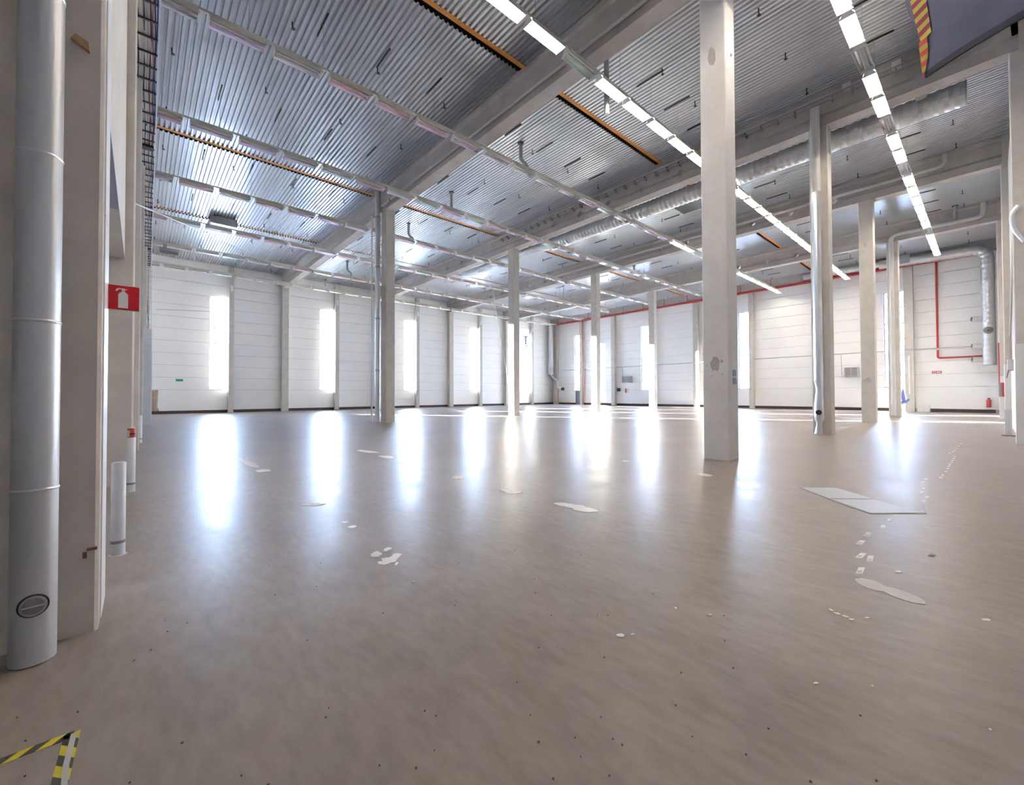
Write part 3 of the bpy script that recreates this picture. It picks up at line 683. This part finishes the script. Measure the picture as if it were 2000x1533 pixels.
# roof outlets
for lab, x, y, z, kink in (('grey kinked drain pipe hanging from the roof between the second and third light rows',13.5,14.6,12.1,.32), ('thick straight drain pipe hanging behind the second row of lights',12.2,8.75,11.4,0),
        ('kinked drain pipe hanging right of the left-of-centre column',14.0,26.7,12.2,.3), ('short drain pipe behind the fourth row of lights',13.73,20.9,12.55,.0), ('short drain pipe near the right end of the fourth beam',39.0,1.3,12.7,0),
        ('kinked drain pipe near the far wall left of the column',13.85,37.9,12.0,.3), ('thin drain pipe close to the far wall',14.4,45.6,12.9,0), ('kinked drain pipe in the far bays beside a column',34.5,21.8,12.4,.25), ('thin drain pipe in the far bays',35,31,12.3,0)):
    if kink: pts = [(x,y,ZD),(x,y,ZD-.8),(x+.3,y-.1,ZD-1.05),(x+.3,y-.1,z)]
    else: pts = [(x,y,ZD),(x,y,z)]
    o = pipe('roof_drain', lab, pts, .09 if 'thin' not in lab else .05, M_galvd, group='roof drain pipes', rb=.12)
    MB().sweep([(x,y,ZD-.03),(x,y,ZD)], .15, 12).build('collar', M_dark, o)

# ------------------------------------------------------------------ big ducts
sd = thing('spiral_duct', 'long ribbed spiral duct hanging behind the second roof beam', 'duct', 'galvanised ducts')
spiral(MB(), [(23.1,.45,12.83),(23.1,21.6,12.83)], .42, .14, .035, 24).build('duct', M_galvs, sd)
MB().sweep([(23.1,.40,12.83),(23.1,.45,12.83)], .45, 20).build('end_cap', M_galvd, sd)
MB().box(22.45, 22.55, .4, 20, 13.22, 13.28).build('support_rail', M_white, sd)
MB().sweep([(22.6,1.6,13.0),(22.6,1.6,13.5)], .16, 14).build('branch', M_pvc, sd)
for y in (3, 7.5, 12, 16.5, 20.5): MB().tube((23.1,y,13.25),(23.1,y,ZD),.012,5).build('hanger', M_galvd, sd)
spiral(MB(), [(23.1,21.6,12.83),(23.1,24.6,12.95),(23.1,33,12.95)], .32, .12, .02, 18).build('duct', M_galvs, sd)
vd = thing('ventilation_duct', 'smooth duct with two downturned elbows on the third beam above a column', 'duct', 'galvanised ducts')
xd = 30.75
MB().sweep(bend([(xd,27.4,12.55),(xd,27.4,13.15),(xd,24.6,13.15)], .55, 8), .27, 18).build('left_elbow', M_galv, vd)
MB().sweep(bend([(xd,20.7,12.35),(xd,20.7,13.15),(xd,22.4,13.15)], .6, 8), .30, 18).build('right_elbow', M_galv, vd)
MB().box(xd-.45, xd+.45, 22.4, 24.6, 12.75, 13.5).build('silencer_box', M_galvd, vd)
for y, z, r in ((27.4,12.55,.29),(20.7,12.35,.32)): MB().sweep([(xd,y,z-.01),(xd,y,z+.05)], r, 18).build('outlet_rim', M_wood, vd)
wd = thing('ventilation_duct', 'big spiral wall duct with round nozzles at the right end wall', 'duct', 'galvanised ducts')
spiral(MB(), rings(bend([(48.9,6.3,12.9),(48.9,2.3,12.75),(48.9,-.03,12.75),(48.9,-.03,3.75)], .9, 8), .2), .36, .13, .022, 24).build('duct', M_galvs, wd)
for y, z, f in ((.85,7.35,1), (.85,5.25,1), (.85,4.2,1)):
    nz = MB().sweep([(48.9,.3,z-.03),(48.8,y,z)], [.20,.19], 16).build('nozzle', M_pvc, wd)
    MB().sweep([(48.8,y,z),(48.795,y+.015,z)], .165, 16).build('nozzle_throat', M_dark, nz)
    MB().box(48.78,48.81,y+.018,y+.03,z-.16,z+.16).build('vane', M_pvc, nz)
nz = MB().sweep([(48.7,.0,6.37),(48.46,.0,6.37)], [.27,.27], 20).build('nozzle', M_dark, wd)
for r in (.25,.18,.1): MB().sweep([(48.455,0,6.37),(48.445,0,6.37)], [r,r-.025], 20, 0, False).build('vane_ring', M_pvc, nz)
MB().box(48.6, 49.3, -.45, .55, 3.25, 3.6).build('bottom_tray', M_pvc, wd)
hd_ = thing('ceiling_duct', 'silver lagged duct run under the roof at the right end wall', 'duct', 'galvanised ducts')
MB().sweep([(49.0,6.2,12.95),(49.0,12,13.0)], .26, 16).build('duct', M_galv, hd_); MB().box(48.5,49.4,4.3,4.9,12.6,13.3).build('damper', M_galvd, hd_)
cd = thing('ventilation_duct', 'galvanised corner duct with nozzles in the far corner of the hall', 'duct', 'galvanised ducts')
MB().sweep([(48.9,46.0,12.6),(48.9,46.0,7.2)], .42, 18).build('duct', M_galv, cd)
spiral(MB(), [(48.9,46.0,7.2),(48.9,46.0,4.7)], .40, .35, .06, 16).build('corrugated_duct', M_galv, cd)
MB().sweep(bend([(48.9,46.0,4.7),(49.1,45.6,4.1),(49.3,45.0,3.7),(49.3,44.8,2.55),(49.45,44.2,2.4)], .2, 4), [.2]*17, 12).build('lower_pipe', M_galv, cd)
MB().sweep([(49.45,44.2,2.4),(49.45,43.9,2.4)], [.22,.24], 14).build('nozzle', M_dark, cd)
pk = MB().cbox(49.6, XF-.01, 45.4, 46.2, 0, 12.7, .02).build('corner_post', M_concd); tag(pk, 'brown-grey concrete post in the far corner beside the duct', 'post')

# ------------------------------------------------------------------ services on the right wall
rp = thing('sprinkler_main', 'red sprinkler pipe along the top of the right-hand wall with a drop', 'pipe')
MB().tube((XF-.64,.4,12.58),(XF-.64,45.2,12.58),.13,12).build('main_pipe', M_red, rp)
MB().sweep(bend([(XF-.12,2.82,12.66),(XF-.12,2.82,4.5),(XF-.12,-.4,4.5)],.15), .07, 10).build('drop_pipe', M_red, rp)
MB().tube((XF-.62,2.82,12.66),(XF-.12,2.82,12.66),.08).build('branch', M_red, rp)
MB().tube((XF-.5,40.2,12.66),(XF-.5,40.2,.1),.05).build('far_drop', M_red, rp)
for y in range(3, 46, 3): MB().box(XF-.66, XF-.60, y, y+.03, 12.7, 13.5).build('hanger', M_red, rp)
cu = thing('wall_conduit', 'thin grey conduit running along the right-hand wall at mid height', 'conduit')
yb = [-.1]+[v for a, b, _ in sorted(PR) for v in (a, b)]+[44.5]
MB().tube((XF-.55,.5,5.3),(XF-.55,44,5.3),.028,8).build('conduit', M_galvd, cu)
for a, b, dpz in PR: MB().box(XF-.58, XF-dpz, (a+b)/2-.02, (a+b)/2+.02, 5.26, 5.34).build('bracket', M_galvd, cu)
la = thing('wall_lamp', 'short tube lamp hung under the wall conduit at the far right', 'lamp'); MB().tube((XF-.55,3.1,5.2),(XF-.55,1.2,5.2),.045).build('tube', M_white, la); MB().box(XF-.6,XF-.5,1.1,3.2,5.24,5.29).build('holder', M_galvd, la)
la = thing('wall_lamp', 'bracket lamp beside the blue door in the far corner', 'lamp'); MB().tube((XF-.55,42.6,5.2),(XF-.55,40.9,5.2),.05).build('tube', M_white, la); MB().box(XF-.6,XF-.5,40.8,42.7,5.24,5.29).build('holder', M_galvd, la)
for lab, y0, y1 in (('grey fan heater on the wall behind the hall, left of the nearest column', 32.1, 33.2), ('grey fan heater on the wall between two right-hand columns', 8.0, 8.95)):
    h = thing('fan_heater', lab, 'heater', 'wall fan heaters')
    MB().box(XF-.75, XF-.03, y0-.05, y1+.02, 3.1, 4.0).build('casing', M_galvd, h)
    for k in range(2):
        a = y0+(y1-y0)*k*.5; g = MB().box(XF-.765, XF-.75, a+.03, a+(y1-y0)*.5-.03, 3.17, 3.93).build('grille', M_grille, h)
        for q in range(5): MB().box(XF-.775, XF-.765, a+.04, a+(y1-y0)*.5-.04, 3.22+.14*q, 3.25+.14*q).build('slat', M_galvd, g)
    MB().tube((XF-.06,y1+.35,5.2),(XF-.06,y1+.35,3.3),.02,6).build('feed_cable', M_galvd, h)
def plate(name, lab, cat, x0, x1, y0, y1, z0, z1, m): o = MB().box(x0,x1,y0,y1,z0,z1).build(name, m); tag(o, lab, cat); return o
plate('exit_sign', 'small green exit sign low on the far wall near the left corner', 'sign', 2.35,2.85,YF-.03,YF-.001,2.82,3.02,M_green)
sg = thing('fire_sign', 'pair of small red fire signs on the right end wall', 'sign')
for y0, y1 in ((3.02,3.2),(2.62,2.98)):
    q = MB().box(XF-.02,XF-.001,y0,y1,3.22,3.42).build('red_plate', M_signred, sg); MB().box(XF-.024,XF-.02,y0+.05,y1-.05,3.27,3.37).build('symbol', M_signwhite, q)
plate('first_aid_box', 'small teal box on the right-hand wall beside a post', 'box', XF-.14,XF-.005,33.95,34.45,1.95,2.4,M_teal)
fx = thing('fire_extinguisher', 'small red fire extinguisher beside the teal box', 'extinguisher'); MB().sweep([(XF-.1,33.05,1.75),(XF-.1,33.05,2.15),(XF-.1,33.05,2.25)],[.09,.09,.03],12).build('cylinder', M_red, fx); MB().box(XF-.14,XF-.06,33.0,33.1,2.25,2.32).build('valve', M_black, fx)
fx = thing('fire_extinguisher', 'red fire extinguisher hanging on the wall at the far right', 'extinguisher'); MB().sweep([(XF-.15,.05,.5),(XF-.15,.05,1.0),(XF-.15,.05,1.1)],[.14,.14,.05],14).build('cylinder', M_red, fx); MB().box(XF-.2,XF-.1,-.02,.12,1.1,1.18).build('valve', M_black, fx); MB().sweep([(XF-.15,.05,.46),(XF-.15,.05,.5)],.142,14).build('black_foot', M_black, fx)
plate('white_box', 'low white box standing against the right end wall', 'box', XF-.45,XF-.04,3.35,4.1,0.001,.6,M_white)
vt = MB().box(XF-.47,XF-.42,4.5,4.62,1.5,4.8).build('cable_cover', M_white); tag(vt, 'white vertical cable cover on the last wall post', 'cover')
# blue plastic film hanging in the last window
bf = MB(); P = [(4.95,2.1),(5.15,1.5),(5.05,.95),(5.2,.5),(4.75,.75),(4.55,1.0),(4.62,1.12),(4.8,.95),(4.85,1.5)]
bf.add([(XF-.5-.02*math.sin(i*2.1),p[0],p[1]) for i, p in enumerate(P)], [tuple(range(len(P)))]); bf.add([(XF-.53-.02*math.sin(i*1.1),p[0],p[1]) for i, p in enumerate(P)], [tuple(range(len(P)))])
tag(bf.build('plastic_film', M_bluefilm), 'torn blue plastic film hanging below the last window on the right', 'film')
# items along the right edge
eb = thing('electrical_box', 'grey electrical box on the right wall with cables', 'box'); x = 26.5; y = yr(x)
MB().box(x,x+.5,-.66,y-.0,2.5,2.95).build('enclosure', M_plast, eb); MB().sweep([(x+.2,y-.02,2.5),(x+.25,y+.02,2.2),(x+.4,y-.02,2.45)], .015, 6).build('cable', M_red, eb)
fb = thing('hose_cabinet', 'grey and red cabinet on the right wall near the end wall', 'cabinet'); x = 38.6; y = yr(x)+.02
MB().box(x,x+.5,-.66,y+.03,1.35,2.2).build('cabinet_body', M_grille, fb); MB().box(x-.02,x,y-.3,y-.1,1.35,2.2).build('red_edge', M_red, fb); MB().tube((x+.1,y,2.2),(x+.1,y,4.6),.03).build('riser', M_red, fb)
gb = thing('crash_barrier', 'short galvanised crash barrier post bolted to the floor at right', 'barrier'); x = 24.1; y = yr(x)+.12
MB().box(x,x+.1,y-.02,y+.04,0.01,.98).box(x,x+.1,y-.14,y-.08,0.01,.98).box(x+.03,x+.07,y-.1,y,0.01,.95).build('post', M_plast, gb); MB().box(x-.25,x+.3,y-.25,y+.12,0.001,.02).build('foot_plate', M_rust, gb)
cdt = thing('flexible_hose', 'curved silver hose fixed to the right-hand column', 'hose'); x = XB[1]-.05; y = yr(x)+.03
MB().sweep(bend([at(1991,408,'x',x),at(1978,425,'x',x),at(1980,452,'x',x),at(2003,478,'x',x)],.3,6), .06, 10).build('hose', M_galv, cdt)
pipe('diagonal_strap', 'pale diagonal strap across the right wall columns', [(21.0,-.66,9.6),(29.8,-.66,4.2)], .035, M_cream)
MB().box(21.0, XF-.01, YN+.001, -.66, 0.001, 3.0).build('trim_1', M_wall, kind='structure'); MB().box(21.0, XF-.01, YN+.001, -.70, 3.0, 12.2).build('trim_3', M_conc, kind='structure')
# ------------------------------------------------------------------ wires
def wire(name, lab, a, b, r=.012, m=M_greyc): o = MB().sweep([a, b], r, 5).build(name, m); return tag(o, lab, 'wire')
wire('steel_wire', 'thin pale wire stretched diagonally below the roof at upper left', tuple(at(232,378,'y',10.9)), tuple(at(487,487,'y',34.0)), .014, M_cream)
wire('leaning_rod', 'long thin white rod leaning from the roof toward the mid column', tuple(at(963,562,'z',12.05)), tuple(at(1002,803.5,'z',0.01)), .03, M_white)
wire('wall_wire', 'thin horizontal wire on the far wall left of the first window', (1.0,YF-.05,8.9), (4.7,YF-.05,9.2), .02, M_greyc)
# ------------------------------------------------------------------ fabric banner, top right
ba = thing('fabric_banner', 'dark blue fabric banner with red and yellow striped edge, top right', 'banner')
def ry(px_, py_, dd):
    u, v = px_-PX, py_-PY; a = cr*u+sr*v; b = -sr*u+cr*v
    return Vector((0,0,CAMZ)) + (_f + _r*(a/F) - _u*(b/F))*dd
A = ry(1812,157,7.0); Bq = ry(2000,47,5.9); dirv = (Bq-A); dirv.z = 0; Lb = dirv.length; dirv.normalize(); nrm = Vector((dirv.y,-dirv.x,0))
def bp(u, v): return A + dirv*u + Vector((0,0,v)) + nrm*(.04*math.sin(u*3)+.02*math.sin(v*2+u))
NU, NV, UM, VM = 16, 10, 1.7, 3.2
def lefte(v):
    for (v0,u0),(v1,u1) in zip(((0,0),(.66,-.045),(1.13,-.19),(1.55,-.28)), ((.66,-.045),(1.13,-.19),(1.55,-.28),(4,-.8))):
        if v <= v1: return u0+(u1-u0)*(v-v0)/(v1-v0)
V = [bp(lefte(VM*j/NV)+(UM)*i/NU, VM*j/NV) for j in range(NV+1) for i in range(NU+1)]
Vb = [p+nrm*.012 for p in V]; n = len(V)
fs = [(j*(NU+1)+i, j*(NU+1)+i+1, (j+1)*(NU+1)+i+1, (j+1)*(NU+1)+i) for j in range(NV) for i in range(NU)]
MB().add(V, fs, 0, True).add(Vb, fs, 0, True).build('cloth', M_bluefab, ba)
hm = MB()
for i in range(NU):
    a, b = bp(lefte(0)+UM*i/NU, 0), bp(lefte(0)+UM*(i+1)/NU, 0); z = Vector((0,0,.09))
    for o_ in (-.006, .02): hm.add([a+nrm*o_-z*.15, b+nrm*o_-z*.15, b+nrm*o_+z, a+nrm*o_+z], [(0,1,2,3)])
hm.build('hem', M_hem, ba)
nst = 24; toc = (Vector((0,0,CAMZ))-A); sgn = -1 if nrm.dot(toc) < 0 else 1
for k in range(nst):
    v0, v1 = .6+.095*k, .6+.095*(k+1); q = MB()
    w0 = lambda v: (-.03-.19*(v-.6), .135-.12*(v-.55))
    a0, b0 = w0(v0); a1, b1 = w0(v1); o_ = nrm*(sgn*.03)
    q.add([bp(a0,v0+.0)+o_, bp(b0,v0+.05)+o_, bp(b1,v1+.05)+o_, bp(a1,v1)+o_], [(0,1,2,3)])
    q.build('ribbon_stripe', M_fabred if k % 2 else M_fabyel, ba)
for k in range(7):
    v0, v1 = .62*k/7, .62*(k+1)/7; wv = lambda v: .015+.11*math.sin(min(1,v/.45)*1.57) ; q = MB(); o_ = nrm*(sgn*.035)
    q.add([bp(lefte(v0)-.02,v0)+o_, bp(lefte(v0)-.02+wv(v0),v0)+o_, bp(lefte(v1)-.02+wv(v1),v1)+o_, bp(lefte(v1)-.02,v1)+o_], [(0,1,2,3)])
    q.build('ribbon_tail', M_fabyel if k % 2 else M_red, ba)
